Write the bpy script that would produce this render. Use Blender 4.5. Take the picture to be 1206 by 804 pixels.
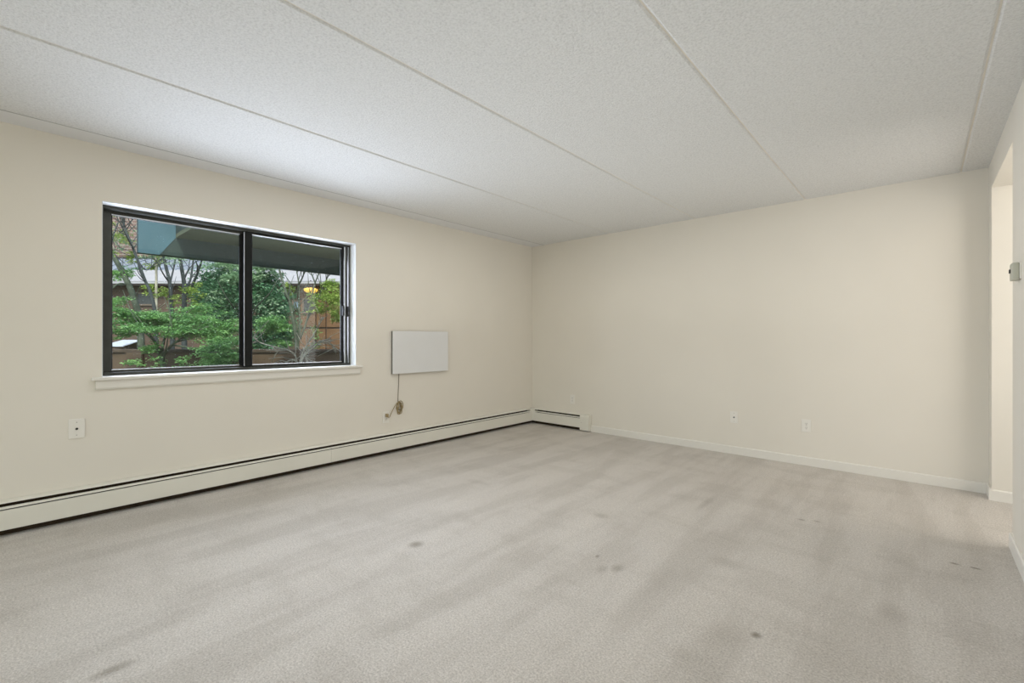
import bpy, bmesh, math, random
import numpy as np
from mathutils import Vector, Matrix

# ---------------------------------------------------------------- clean
for o in list(bpy.data.objects):
    bpy.data.objects.remove(o)
S = bpy.context.scene
COL = S.collection
random.seed(7)

# ---------------------------------------------------------------- camera, world, lights, exposure
TH = math.atan2(482.0, 537.0)
SN, CS = math.sin(TH), math.cos(TH)
F, CX, HY, EYE = 537.0, 603.0, 399.5, 1.155
CEIL = EYE + 1.285

cam_d = bpy.data.cameras.new('camera')
cam_d.sensor_width = 36.0
cam_d.lens = F / 1206.0 * 36.0
cam_d.shift_y = -2.5 / 1206.0
cam_d.clip_start = 0.02
cam = bpy.data.objects.new('camera', cam_d)
cam.location = (0, 0, EYE)
cam.rotation_euler = (math.pi / 2, 0, TH)
COL.objects.link(cam)
S.camera = cam

S.view_settings.view_transform = 'Standard'
S.view_settings.look = 'None'
S.view_settings.gamma = 1.0
S.view_settings.use_curve_mapping = False
S.view_settings.exposure = 0.0

w = bpy.data.worlds.new('sky_world')
S.world = w
w.use_nodes = True
wn = w.node_tree.nodes
sky = wn.new('ShaderNodeTexSky')
sky.sky_type = 'NISHITA'
sky.sun_disc = False
sky.sun_elevation = math.radians(52)
sky.sun_rotation = math.radians(120)
sky.air_density = 1.0
sky.dust_density = 2.5
w.node_tree.links.new(sky.outputs[0], wn['Background'].inputs[0])
wn['Background'].inputs[1].default_value = 0.30


def light(name, kind, loc, rot, energy, color, size=None, size_y=None, **kw):
    d = bpy.data.lights.new(name, kind)
    d.energy = energy
    d.color = color
    if size is not None:
        if kind == 'AREA':
            d.shape = 'RECTANGLE'
            d.size = size
            d.size_y = size_y or size
        elif kind == 'SUN':
            d.angle = size
        else:
            d.shadow_soft_size = size
    for k, v in kw.items():
        setattr(d, k, v)
    o = bpy.data.objects.new(name, d)
    o.location = loc
    o.rotation_euler = rot
    COL.objects.link(o)
    return o


# sun over our own roof onto the courtyard
sun_dir = Vector((-0.62, 0.30, -0.72)).normalized()
light('sun', 'SUN', (0, 0, 12), sun_dir.to_track_quat('-Z', 'Y').to_euler(), 2.6, (1.0, 0.95, 0.86), math.radians(1.5))
def rgb_light(name, rgb, loc, rot, sx, sy, **kw):
    e = max(max(rgb), 1e-6)
    return light(name, 'AREA', loc, rot, e, tuple(c / e for c in rgb), sx, sy, **kw)


HALF = math.pi / 2
L_WIN = (75, 77, 97)      # sky light through the picture window, just outside the pane
L_DOOR_FILL = (21, 20.5, 17)     # fill at the glazed door added behind the camera
L_HALL = (25, 24.5, 24)     # light spilling out of the hallway
L_MID = (8.9, 9.2, 9.0)      # added soft fill, no fixture, toward the ceiling over the middle of the room
L_TOP = (25, 23.8, 22)      # added fill lamp facing down, stands in for ceiling bounce
rgb_light('ceiling_fill_up', L_MID, (-1.9, 2.6, 1.15), (math.pi, 0, 0), 3.2, 3.4)
rgb_light('ceiling_fill_down', L_TOP, (-1.9, 2.0, CEIL - 0.03), (0, 0, 0), 3.0, 3.6)
rgb_light('window_daylight', L_WIN, (-4.62, 1.35, 1.50), (0, -HALF, 0), 1.0, 1.9)
rgb_light('added_door_fill', L_DOOR_FILL, (-1.75, -2.25, 1.25), (HALF, 0, 0), 3.2, 2.0)
rgb_light('hall_spill', L_HALL, (1.52, 3.6, 1.5), (0, HALF, 0), 1.7, 1.9)


# ---------------------------------------------------------------- geometry helpers
def world_at(px, py, d):
    """point seen at a pixel of the photo, d metres in front of the camera"""
    r = (px - CX) / F * d
    return Vector((CS * r - SN * d, SN * r + CS * d, EYE + (HY - py) / F * d))


def mesh_obj(name, bm, mat, parent=None, smooth=False):
    me = bpy.data.meshes.new(name)
    bmesh.ops.recalc_face_normals(bm, faces=bm.faces)
    bm.to_mesh(me)
    bm.free()
    if smooth:
        for p in me.polygons:
            p.use_smooth = True
    if mat is not None:
        for m in (mat if isinstance(mat, (list, tuple)) else [mat]):
            me.materials.append(m)
    o = bpy.data.objects.new(name, me)
    COL.objects.link(o)
    if parent is not None:
        o.parent = parent
    return o


def box(bm, a, b, bev=0.0, seg=1, mi=0):
    x0, y0, z0 = [min(a[i], b[i]) for i in range(3)]
    x1, y1, z1 = [max(a[i], b[i]) for i in range(3)]
    t = bmesh.new()
    v = [t.verts.new(p) for p in ((x0, y0, z0), (x1, y0, z0), (x1, y1, z0), (x0, y1, z0),
                                  (x0, y0, z1), (x1, y0, z1), (x1, y1, z1), (x0, y1, z1))]
    for f in ((0, 3, 2, 1), (4, 5, 6, 7), (0, 1, 5, 4), (1, 2, 6, 5), (2, 3, 7, 6), (3, 0, 4, 7)):
        t.faces.new([v[i] for i in f])
    if bev > 0:
        bmesh.ops.bevel(t, geom=list(t.edges), offset=bev, segments=seg, affect='EDGES', profile=0.6)
    for f in t.faces:
        f.material_index = mi
    me = bpy.data.meshes.new('tmp')
    t.to_mesh(me)
    t.free()
    bm.from_mesh(me)
    bpy.data.meshes.remove(me)
    return bm


def bx(a, b, bev=0.0, seg=1):
    return box(bmesh.new(), a, b, bev, seg)


def prism(bm, poly, axis, a, b):
    """extrude a 2D outline along an axis. poly holds the two other coordinates in order (x,y,z minus axis)"""
    def P(p, t):
        q = list(p)
        q.insert(axis, t)
        return q
    v0 = [bm.verts.new(P(p, a)) for p in poly]
    v1 = [bm.verts.new(P(p, b)) for p in poly]
    n = len(poly)
    bm.faces.new(v0)
    bm.faces.new(list(reversed(v1)))
    for i in range(n):
        bm.faces.new([v0[i], v0[(i + 1) % n], v1[(i + 1) % n], v1[i]])
    return bm


def cyl(bm, p0, p1, r0, r1=None, n=16, caps=True):
    r1 = r0 if r1 is None else r1
    return tube(bm, [Vector(p0), Vector(p1)], [r0, r1], n, caps)


def tube(bm, pts, rad, n=8, caps=True):
    pts = [Vector(p) for p in pts]
    rings = []
    up = Vector((0, 0, 1))
    for i, p in enumerate(pts):
        t = (pts[min(i + 1, len(pts) - 1)] - pts[max(i - 1, 0)])
        t = t.normalized() if t.length > 1e-9 else Vector((0, 0, 1))
        a = up if abs(t.dot(up)) < 0.95 else Vector((1, 0, 0))
        if rings:
            a = prev
        u = (a - t * a.dot(t)).normalized()
        prev = u
        v = t.cross(u)
        r = rad[i] if isinstance(rad, (list, tuple)) else rad
        rings.append([bm.verts.new(p + u * (math.cos(2 * math.pi * k / n) * r) + v * (math.sin(2 * math.pi * k / n) * r)) for k in range(n)])
    for i in range(len(rings) - 1):
        for k in range(n):
            bm.faces.new([rings[i][k], rings[i][(k + 1) % n], rings[i + 1][(k + 1) % n], rings[i + 1][k]])
    if caps:
        bm.faces.new(list(reversed(rings[0])))
        bm.faces.new(rings[-1])
    return bm


def spline(pts, k=6):
    """Catmull-Rom through points"""
    pts = [Vector(p) for p in pts]
    q = [pts[0] * 2 - pts[1]] + pts + [pts[-1] * 2 - pts[-2]]
    out = []
    for i in range(1, len(q) - 2):
        for j in range(k):
            t = j / k
            a, b, c, d = q[i - 1], q[i], q[i + 1], q[i + 2]
            out.append(0.5 * ((2 * b) + (c - a) * t + (2 * a - 5 * b + 4 * c - d) * t * t + (3 * b - a - 3 * c + d) * t ** 3))
    out.append(pts[-1])
    return out


def thing(name, label, cat, loc=(0, 0, 0), rotz=0.0, group=None, kind=None):
    o = bpy.data.objects.new(name, None)
    o.empty_display_size = 0.1
    o.location = loc
    o.rotation_euler = (0, 0, rotz)
    COL.objects.link(o)
    return tag(o, label, cat, group, kind)


def tag(o, label=None, cat=None, group=None, kind=None):
    if label:
        o['label'] = label
    if cat:
        o['category'] = cat
    if group:
        o['group'] = group
    if kind:
        o['kind'] = kind
    return o


def structure(o, label, cat):
    return tag(o, label, cat, None, 'structure')


def shift(bm, v):
    bmesh.ops.translate(bm, verts=bm.verts, vec=Vector(v))
    return bm


# ---------------------------------------------------------------- materials
def new_mat(name):
    m = bpy.data.materials.new(name)
    m.use_nodes = True
    return m, m.node_tree.nodes, m.node_tree.links, m.node_tree.nodes['Principled BSDF']


def N(nt, kind, **kw):
    n = nt.new(kind)
    for k, v in kw.items():
        setattr(n, k, v)
    return n


def coords(nt, ln, scale=(1, 1, 1), rot=(0, 0, 0)):
    tc = nt.new('ShaderNodeTexCoord')
    mp = nt.new('ShaderNodeMapping')
    mp.inputs['Scale'].default_value = scale
    mp.inputs['Rotation'].default_value = rot
    ln.new(tc.outputs['Object'], mp.inputs[0])
    return mp.outputs[0]


def noise(nt, ln, vec, scale, detail=3, rough=0.5):
    n = nt.new('ShaderNodeTexNoise')
    n.inputs['Scale'].default_value = scale
    n.inputs['Detail'].default_value = detail
    n.inputs['Roughness'].default_value = rough
    ln.new(vec, n.inputs['Vector'])
    return n.outputs[0]


def ramp(nt, ln, src, stops):
    r = nt.new('ShaderNodeValToRGB')
    e = r.color_ramp.elements
    e[0].position, e[0].color = stops[0][0], (*stops[0][1], 1)
    e[1].position, e[1].color = stops[-1][0], (*stops[-1][1], 1)
    for p, c in stops[1:-1]:
        q = e.new(p)
        q.color = (*c, 1)
    ln.new(src, r.inputs[0])
    return r.outputs[0]


def mixc(nt, ln, fac, a, b, mode='MIX'):
    m = nt.new('ShaderNodeMix')
    m.data_type = 'RGBA'
    m.blend_type = mode
    for sock, val in ((m.inputs[0], fac), (m.inputs[6], a), (m.inputs[7], b)):
        if isinstance(val, (int, float)):
            sock.default_value = val
        elif isinstance(val, tuple):
            sock.default_value = (*val, 1)
        else:
            ln.new(val, sock)
    return m.outputs[2]


def bump(nt, ln, src, strength, dist, bs, chain=None):
    b = nt.new('ShaderNodeBump')
    b.inputs['Strength'].default_value = strength
    b.inputs['Distance'].default_value = dist
    ln.new(src, b.inputs['Height'])
    if chain is not None:
        ln.new(chain, b.inputs['Normal'])
    ln.new(b.outputs[0], bs.inputs['Normal'])
    return b.outputs[0]


def mathn(nt, ln, op, a, b=None, c=None):
    m = nt.new('ShaderNodeMath')
    m.operation = op
    for i, v in enumerate((a, b, c)):
        if v is None:
            continue
        if isinstance(v, (int, float)):
            m.inputs[i].default_value = v
        else:
            ln.new(v, m.inputs[i])
    return m.outputs[0]


def simple(name, col, rough=0.5, metal=0.0, spec=None, var=0.06, vscale=8.0, bstr=0.0, bscale=200.0):
    m, nt, ln, bs = new_mat(name)
    v = coords(nt, ln)
    n = noise(nt, ln, v, vscale, 3)
    c0 = tuple(max(0, c * (1 - var)) for c in col)
    c1 = tuple(min(1, c * (1 + var)) for c in col)
    ln.new(ramp(nt, ln, n, [(0.3, c0), (0.7, c1)]), bs.inputs['Base Color'])
    bs.inputs['Roughness'].default_value = rough
    bs.inputs['Metallic'].default_value = metal
    if spec is not None:
        bs.inputs['Specular IOR Level'].default_value = spec
    if bstr:
        bump(nt, ln, noise(nt, ln, v, bscale, 2), bstr, 0.002, bs)
    return m


M_wall = simple('cream_wall_paint', (0.80, 0.76, 0.68), 0.62, spec=0.25, var=0.012, vscale=2.0, bstr=0.12, bscale=160)
M_trim = simple('white_trim_paint', (0.81, 0.785, 0.725), 0.38, spec=0.4, var=0.01, vscale=3.0)
M_heater = simple('heater_enamel', (0.80, 0.78, 0.70), 0.38, spec=0.4, var=0.02, vscale=5.0)
M_reveal = simple('white_reveal_paint', (0.76, 0.77, 0.76), 0.45, spec=0.3, var=0.01)
M_dust_shade = simple('dusty_shaded_backing', (0.045, 0.029, 0.014), 0.9, var=0.4, vscale=12)  # dust brown, darkened further for the shade inside the heater
M_fin = simple('shaded_fin_metal', (0.035, 0.03, 0.024), 0.6, metal=0.3, var=0.2)  # fins near black, shade behind the slots put into the colour
M_copper = simple('copper_pipe', (0.35, 0.18, 0.09), 0.4, metal=0.8)
M_frame_shade = simple('shaded_bronze_aluminium', (0.008, 0.009, 0.008), 0.6, metal=0.0, spec=0.2, var=0.15, vscale=15)  # shaded copy of the frame bronze, shade put into the colour
M_frame = simple('dark_bronze_aluminium', (0.048, 0.050, 0.042), 0.34, metal=0.35, var=0.15, vscale=15)
M_black = simple('black_gasket', (0.008, 0.008, 0.008), 0.6, var=0.1)
M_alu = simple('bare_aluminium_track', (0.55, 0.57, 0.58), 0.35, metal=0.7, var=0.05)
M_plate = simple('white_outlet_plastic', (0.84, 0.815, 0.755), 0.35, var=0.01)
M_slot = simple('dark_slot', (0.02, 0.018, 0.015), 0.7)
M_panelheater = simple('cool_white_panel', (0.77, 0.775, 0.775), 0.45, var=0.012, vscale=4)
M_panel_shade = simple('panel_edge_shade', (0.10, 0.095, 0.08), 0.6)  # dark colour stands in for the shadow at the panel's left edge
M_cord = simple('beige_cord', (0.33, 0.25, 0.12), 0.5, var=0.15, vscale=40)
M_cordgrey = simple('grey_brown_cord', (0.22, 0.18, 0.13), 0.5)
M_thermo = simple('thermostat_plastic', (0.50, 0.50, 0.42), 0.45, var=0.03)
M_screw = simple('screw_head', (0.45, 0.43, 0.38), 0.35, metal=0.8)


# ceiling: sprayed texture
def ceil_mat():
    m, nt, ln, bs = new_mat('sprayed_ceiling_texture')
    v = coords(nt, ln)
    n1 = noise(nt, ln, v, 95, 4, 0.7)
    n2 = noise(nt, ln, v, 1.3, 2)
    c = ramp(nt, ln, n1, [(0.33, (0.62, 0.62, 0.61)), (0.5, (0.745, 0.745, 0.735)), (0.68, (0.81, 0.81, 0.80))])
    c2 = mixc(nt, ln, n2, c, (0.76, 0.76, 0.75))
    ln.new(mixc(nt, ln, 0.25, c, c2), bs.inputs['Base Color'])
    bs.inputs['Roughness'].default_value = 0.95
    bs.inputs['Specular IOR Level'].default_value = 0.1
    vo = nt.new('ShaderNodeTexVoronoi')
    vo.inputs['Scale'].default_value = 110
    ln.new(v, vo.inputs['Vector'])
    b1 = bump(nt, ln, n1, 0.55, 0.006, bs)
    bump(nt, ln, vo.outputs['Distance'], 0.35, 0.004, bs, b1)
    return m


M_ceil = ceil_mat()
M_ceilsmooth = simple('smooth_ceiling_paint', (0.77, 0.77, 0.775), 0.8, spec=0.2, var=0.012, vscale=3)
M_joint = simple('ceiling_joint_filler', (0.74, 0.70, 0.63), 0.8, var=0.05)


M_bead = simple('grey_joint_bead', (0.42, 0.42, 0.42), 0.8)


# carpet, world coordinates = object coordinates (floor origin at 0)
def carpet_mat():
    m, nt, ln, bs = new_mat('cut_pile_carpet')
    v = coords(nt, ln)
    # fibre scale mottling
    f1 = noise(nt, ln, v, 130, 4, 0.8)
    f2 = noise(nt, ln, v, 38, 4, 0.7)
    # vacuum strokes along the long wall (Y), about a hand span wide
    vs = coords(nt, ln, (3.2, 0.55, 1), (0, 0, math.radians(4)))
    strokes = noise(nt, ln, vs, 1.35, 4, 0.55)
    vs2 = coords(nt, ln, (1.0, 2.2, 1), (0, 0, math.radians(28)))
    strokes2 = noise(nt, ln, vs2, 1.9, 3, 0.6)
    big = noise(nt, ln, v, 0.55, 3, 0.5)
    base = ramp(nt, ln, f1, [(0.32, (0.40, 0.37, 0.335)), (0.5, (0.61, 0.575, 0.53)), (0.68, (0.80, 0.76, 0.71))])
    c = mixc(nt, ln, ramp(nt, ln, f2, [(0.35, (0, 0, 0)), (0.65, (1, 1, 1))]), base,
             mixc(nt, ln, 1.0, base, (0.93, 0.925, 0.915), 'MULTIPLY'))
    st = ramp(nt, ln, strokes, [(0.40, (0.91, 0.905, 0.895)), (0.475, (0.965, 0.96, 0.955)), (0.50, (1.0, 1.0, 1.0)), (0.62, (1.05, 1.05, 1.05))])
    c = mixc(nt, ln, 1.0, c, st, 'MULTIPLY')
    st2 = ramp(nt, ln, strokes2, [(0.36, (0.90, 0.895, 0.885)), (0.50, (1.0, 1.0, 1.0))])
    c = mixc(nt, ln, 0.7, c, mixc(nt, ln, 1.0, c, st2, 'MULTIPLY'))
    bg = ramp(nt, ln, big, [(0.35, (0.955, 0.945, 0.925)), (0.65, (1.0, 1.0, 1.0))])
    c = mixc(nt, ln, 1.0, c, bg, 'MULTIPLY')
    # furniture dents and small stains: (x, y, radius x, radius y, darkness)
    tc = nt.new('ShaderNodeTexCoord')
    total = None
    dents = []
    for px, py, rx, ry, k in ((490, 641, 0.045, 0.05, 0.75), (891, 748, 0.022, 0.024, 0.9), (132, 789, 0.03, 0.07, 0.6),
                              (1124, 663.5, 0.022, 0.012, 0.9), (1149, 669, 0.022, 0.012, 0.9), (944, 612, 0.024, 0.02, 0.6),
                              (962, 614, 0.024, 0.02, 0.5), (728, 669, 0.035, 0.05, 0.5), (710, 670, 0.03, 0.05, 0.35),
                              (704, 655, 0.012, 0.02, 0.6), (708, 607, 0.06, 0.05, 0.35), (1050, 722, 0.06, 0.10, 0.28),
                              (854, 662, 0.09, 0.07, 0.25), (862, 748, 0.09, 0.09, 0.14), (560, 567, 0.12, 0.05, 0.2),
                              (832, 592, 0.03, 0.22, 0.28), (760, 700, 0.05, 0.35, 0.2)):
        d = EYE * F / (py - HY)
        p = world_at(px, py, d)
        mp = nt.new('ShaderNodeMapping')
        mp.vector_type = 'POINT'
        mp.inputs['Location'].default_value = (-p.x / rx, -p.y / ry, 0)
        mp.inputs['Scale'].default_value = (1 / rx, 1 / ry, 0)
        ln.new(tc.outputs['Object'], mp.inputs[0])
        wob = nt.new('ShaderNodeVectorMath')
        wob.operation = 'LENGTH'
        ln.new(mp.outputs[0], wob.inputs[0])
        dd = mathn(nt, ln, 'ADD', wob.outputs['Value'], mathn(nt, ln, 'MULTIPLY', f2, 0.9))
        mr = nt.new('ShaderNodeMapRange')
        mr.interpolation_type = 'SMOOTHSTEP'
        mr.inputs['From Min'].default_value = 0.55
        mr.inputs['From Max'].default_value = 1.75
        mr.inputs['To Min'].default_value = k
        mr.inputs['To Max'].default_value = 0.0
        ln.new(dd, mr.inputs['Value'])
        total = mr.outputs[0] if total is None else mathn(nt, ln, 'MAXIMUM', total, mr.outputs[0])
    c = mixc(nt, ln, mathn(nt, ln, 'MULTIPLY', total, 0.8), c, (0.19, 0.16, 0.115))
    ln.new(c, bs.inputs['Base Color'])
    bs.inputs['Roughness'].default_value = 1.0
    bs.inputs['Specular IOR Level'].default_value = 0.05
    bs.inputs['Sheen Weight'].default_value = 0.15
    b1 = bump(nt, ln, f1, 0.55, 0.006, bs)
    b2 = bump(nt, ln, strokes, 0.25, 0.03, bs, b1)
    bump(nt, ln, mathn(nt, ln, 'MULTIPLY', total, -1.0), 0.6, 0.012, bs, b2)
    return m


M_carpet = carpet_mat()


def glass_mat(name, tint, refl=0.5):
    m, nt, ln, bs = new_mat(name)
    nt.remove(bs)
    tr = nt.new('ShaderNodeBsdfTransparent')
    tr.inputs[0].default_value = (*tint, 1)
    gl = nt.new('ShaderNodeBsdfGlossy')
    gl.inputs['Roughness'].default_value = 0.02
    fr = nt.new('ShaderNodeFresnel')
    fr.inputs[0].default_value = 1.45
    mx = nt.new('ShaderNodeMixShader')
    ln.new(mathn(nt, ln, 'MULTIPLY', fr.outputs[0], refl), mx.inputs[0])
    ln.new(tr.outputs[0], mx.inputs[1])
    ln.new(gl.outputs[0], mx.inputs[2])
    ln.new(mx.outputs[0], nt['Material Output'].inputs[0])
    return m


M_glass = glass_mat('window_glass', (0.93, 0.97, 0.95))


def brick_mat(name, c1, c2, mortar, scale=1.0):
    m, nt, ln, bs = new_mat(name)
    tc = nt.new('ShaderNodeTexCoord')
    sx = nt.new('ShaderNodeSeparateXYZ')
    ln.new(tc.outputs['Object'], sx.inputs[0])
    cb = nt.new('ShaderNodeCombineXYZ')
    ln.new(sx.outputs[0], cb.inputs[0])
    ln.new(sx.outputs[2], cb.inputs[1])
    b = nt.new('ShaderNodeTexBrick')
    b.inputs['Scale'].default_value = scale
    b.inputs['Brick Width'].default_value = 0.215
    b.inputs['Row Height'].default_value = 0.075
    b.inputs['Mortar Size'].default_value = 0.008
    b.inputs['Color1'].default_value = (*c1, 1)
    b.inputs['Color2'].default_value = (*c2, 1)
    b.inputs['Mortar'].default_value = (*mortar, 1)
    ln.new(cb.outputs[0], b.inputs['Vector'])
    n = noise(nt, ln, tc.outputs['Object'], 0.9, 4)
    c = mixc(nt, ln, 1.0, b.outputs[0], ramp(nt, ln, n, [(0.3, (0.72, 0.72, 0.72)), (0.7, (1.15, 1.12, 1.1))]), 'MULTIPLY')
    ln.new(c, bs.inputs['Base Color'])
    bs.inputs['Roughness'].default_value = 0.9
    bump(nt, ln, b.outputs['Fac'], -0.4, 0.01, bs)
    return m


M_brick = brick_mat('brown_brick', (0.125, 0.076, 0.052), (0.095, 0.06, 0.043), (0.12, 0.10, 0.08))
M_brickpink = brick_mat('pale_pink_brick', (0.24, 0.15, 0.125), (0.15, 0.105, 0.09), (0.33, 0.29, 0.26), 0.6)
M_siding = simple('orange_brown_siding', (0.15, 0.075, 0.03), 0.7, var=0.25, vscale=3)
M_fascia_dark = simple('dark_brown_fascia', (0.05, 0.035, 0.03), 0.7)
M_roofwhite = simple('white_membrane_roof', (0.42, 0.415, 0.44), 0.7, var=0.06, vscale=1.5)
M_roof_shade = simple('shaded_roof', (0.25, 0.285, 0.35), 0.55, var=0.12, vscale=2.5)  # upper roof in sun shadow, shade put into the colour
M_teal_shade = simple('shaded_teal_steel', (0.020, 0.040, 0.033), 0.6, var=0.10, vscale=3)  # shaded part of the beam, shadow put into the colour
M_teal_lit = simple('skylit_teal_steel', (0.052, 0.122, 0.150), 0.6, var=0.12, vscale=3)  # same beam where sky light reaches it, light put into the colour
M_render = simple('brown_wall_render', (0.115, 0.078, 0.05), 0.85, var=0.22, vscale=2.5, bstr=0.4, bscale=60)
M_coping = simple('brown_coping', (0.085, 0.06, 0.042), 0.8, var=0.2)
M_soffit = simple('olive_grey_soffit', (0.125, 0.14, 0.085), 0.75, var=0.10, vscale=2.5)
M_farglass = simple('far_window_glass', (0.20, 0.27, 0.34), 0.12, var=0.25, vscale=2)
M_fardark = simple('far_dark_window', (0.045, 0.05, 0.055), 0.15, var=0.3, vscale=2)
M_farframe = simple('far_window_frame', (0.16, 0.12, 0.09), 0.6)
M_bark = simple('grey_green_bark', (0.085, 0.105, 0.072), 0.9, var=0.35, vscale=14, bstr=0.5, bscale=40)
M_barkdark = simple('dark_wet_bark', (0.045, 0.055, 0.055), 0.9, var=0.3, vscale=14, bstr=0.5, bscale=40)
M_barkpale = simple('pale_tan_bark', (0.42, 0.39, 0.31), 0.9, var=0.25, vscale=10, bstr=0.4, bscale=40)
M_ground = simple('courtyard_ground_cover', (0.07, 0.10, 0.045), 0.95, var=0.5, vscale=2.5, bstr=0.6, bscale=18)
M_canopy = simple('pale_blue_white_panel', (0.62, 0.68, 0.80), 0.4, var=0.03)


def leaf_mat(name, a, b, scale=1.6, trans=0.35):
    m, nt, ln, bs = new_mat(name)
    tc = nt.new('ShaderNodeTexCoord')
    n = noise(nt, ln, tc.outputs['Object'], scale, 4, 0.7)
    n2 = noise(nt, ln, tc.outputs['Object'], 23, 2, 0.7)
    mixn = mathn(nt, ln, 'MULTIPLY_ADD', n2, 0.5, mathn(nt, ln, 'MULTIPLY', n, 0.5))
    c = ramp(nt, ln, mixn, [(0.36, a), (0.62, b)])
    ln.new(c, bs.inputs['Base Color'])
    bs.inputs['Roughness'].default_value = 0.5
    tl = nt.new('ShaderNodeBsdfTranslucent')
    ln.new(c, tl.inputs[0])
    mx = nt.new('ShaderNodeMixShader')
    mx.inputs[0].default_value = trans
    ln.new(bs.outputs[0], mx.inputs[1])
    ln.new(tl.outputs[0], mx.inputs[2])
    ln.new(mx.outputs[0], nt['Material Output'].inputs[0])
    return m


L_maple = leaf_mat('maple_leaf', (0.09, 0.25, 0.085), (0.40, 0.68, 0.25))
L_dark = leaf_mat('dark_blue_green_leaf', (0.05, 0.155, 0.085), (0.16, 0.36, 0.17))
L_lime = leaf_mat('lime_leaf', (0.20, 0.34, 0.06), (0.52, 0.64, 0.16))
L_pale = leaf_mat('pale_dogwood_leaf', (0.20, 0.40, 0.20), (0.55, 0.68, 0.46), 4.0)

# ---------------------------------------------------------------- room shell
XL, XR, YB, YF = -4.04, 0.375, 4.92, -2.40
WT = 0.13            # partition thickness
OY0, OY1, OZ = 3.72, 4.745, EYE + 1.09   # hallway opening
WY0, WY1, WZ0, WZ1 = 0.4326, 2.259, 0.905, 2.075   # window opening
HX = 1.62            # far side of the hallway

fl = bmesh.new()
n = 1
box(fl, (XL - 0.02, YF - 0.02, -0.05), (HX + 0.02, YB + 0.02, 0.0))
structure(mesh_obj('floor', fl, M_carpet), 'beige cut-pile carpet with vacuum strokes and furniture dents', 'floor')

# window wall with its opening
b = bmesh.new()
XO = XL - 0.26
box(b, (XO, YF - 0.15, -0.05), (XL, WY0, CEIL + 0.1))
box(b, (XO, WY1, -0.05), (XL, YB + 0.15, CEIL + 0.1))
box(b, (XO, WY0, -0.05), (XL, WY1, WZ0 - 0.02))
box(b, (XO, WY0, WZ1), (XL, WY1, CEIL + 0.1))
wl = structure(mesh_obj('wall_left', b, M_wall), 'cream painted wall with the sliding window', 'wall')
# white painted lining of the window reveal
b = bmesh.new()
t = 0.004
box(b, (XL - 0.12, WY0, WZ1 - t), (XL + 0.0005, WY1, WZ1))
box(b, (XL - 0.12, WY0, WZ0), (XL + 0.0005, WY0 + t, WZ1 - t))
box(b, (XL - 0.12, WY1 - t, WZ0), (XL + 0.0005, WY1, WZ1 - t))
mesh_obj('reveal_lining', b, M_reveal, wl)

b = bx((XL, YB, -0.05), (HX + 0.15, YB + 0.15, CEIL + 0.1))
structure(mesh_obj('wall_back', b, M_wall), 'plain cream end wall with three outlet plates', 'wall')

b = bmesh.new()
box(b, (XR, YF, -0.05), (XR + WT, OY0, CEIL + 0.05), 0.004, 2)
box(b, (XR, OY0 - 0.01, OZ), (XR + WT, OY1 + 0.01, CEIL + 0.05))
box(b, (XR, OY1, -0.05), (XR + WT, YB + 0.01, CEIL + 0.05), 0.004, 2)
structure(mesh_obj('wall_right', b, M_wall), 'white partition wall with square opening into the hallway', 'wall')

# wall behind the camera with an opening for the glazed door added to carry fill light
DX0, DX1, DZ = -3.45, -0.05, 2.3
b = bmesh.new()
box(b, (XL - 0.1, YF - 0.15, -0.05), (DX0, YF, CEIL + 0.1))
box(b, (DX1, YF - 0.15, -0.05), (HX + 0.1, YF, CEIL + 0.1))
box(b, (DX0, YF - 0.15, DZ), (DX1, YF, CEIL + 0.1))
structure(mesh_obj('wall_front', b, M_wall), 'cream wall behind the viewpoint around the added glazed door', 'wall')
d1 = structure(thing('added_door_1', 'added glazed sliding door behind the viewpoint, unseen, carries fill light', 'door', (0, 0, 0)), None, None)
for x0, x1, yy in ((DX0, -1.72, YF - 0.05), (-1.78, DX1, YF - 0.09)):
    b = bmesh.new()
    box(b, (x0, yy - 0.02, 0), (x0 + 0.06, yy + 0.02, DZ))
    box(b, (x1 - 0.06, yy - 0.02, 0), (x1, yy + 0.02, DZ))
    box(b, (x0 + 0.06, yy - 0.02, 0), (x1 - 0.06, yy + 0.02, 0.07))
    box(b, (x0 + 0.06, yy - 0.02, DZ - 0.06), (x1 - 0.06, yy + 0.02, DZ))
    sa = mesh_obj('sash', b, M_frame, d1)
    mesh_obj('pane', bx((x0 + 0.06, yy - 0.003, 0.07), (x1 - 0.06, yy + 0.003, DZ - 0.06)), M_glass, sa)

# hallway shell
structure(mesh_obj('wall_hall', bx((HX, YF, -0.05), (HX + 0.15, YB, CEIL + 0.1)), M_wall), 'cream far wall of the hallway', 'wall')
structure(mesh_obj('wall_hall_end', bx((XR + WT, 1.6, -0.05), (HX, 1.72, CEIL + 0.05)), M_wall), 'cream end wall of the hallway', 'wall')

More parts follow.
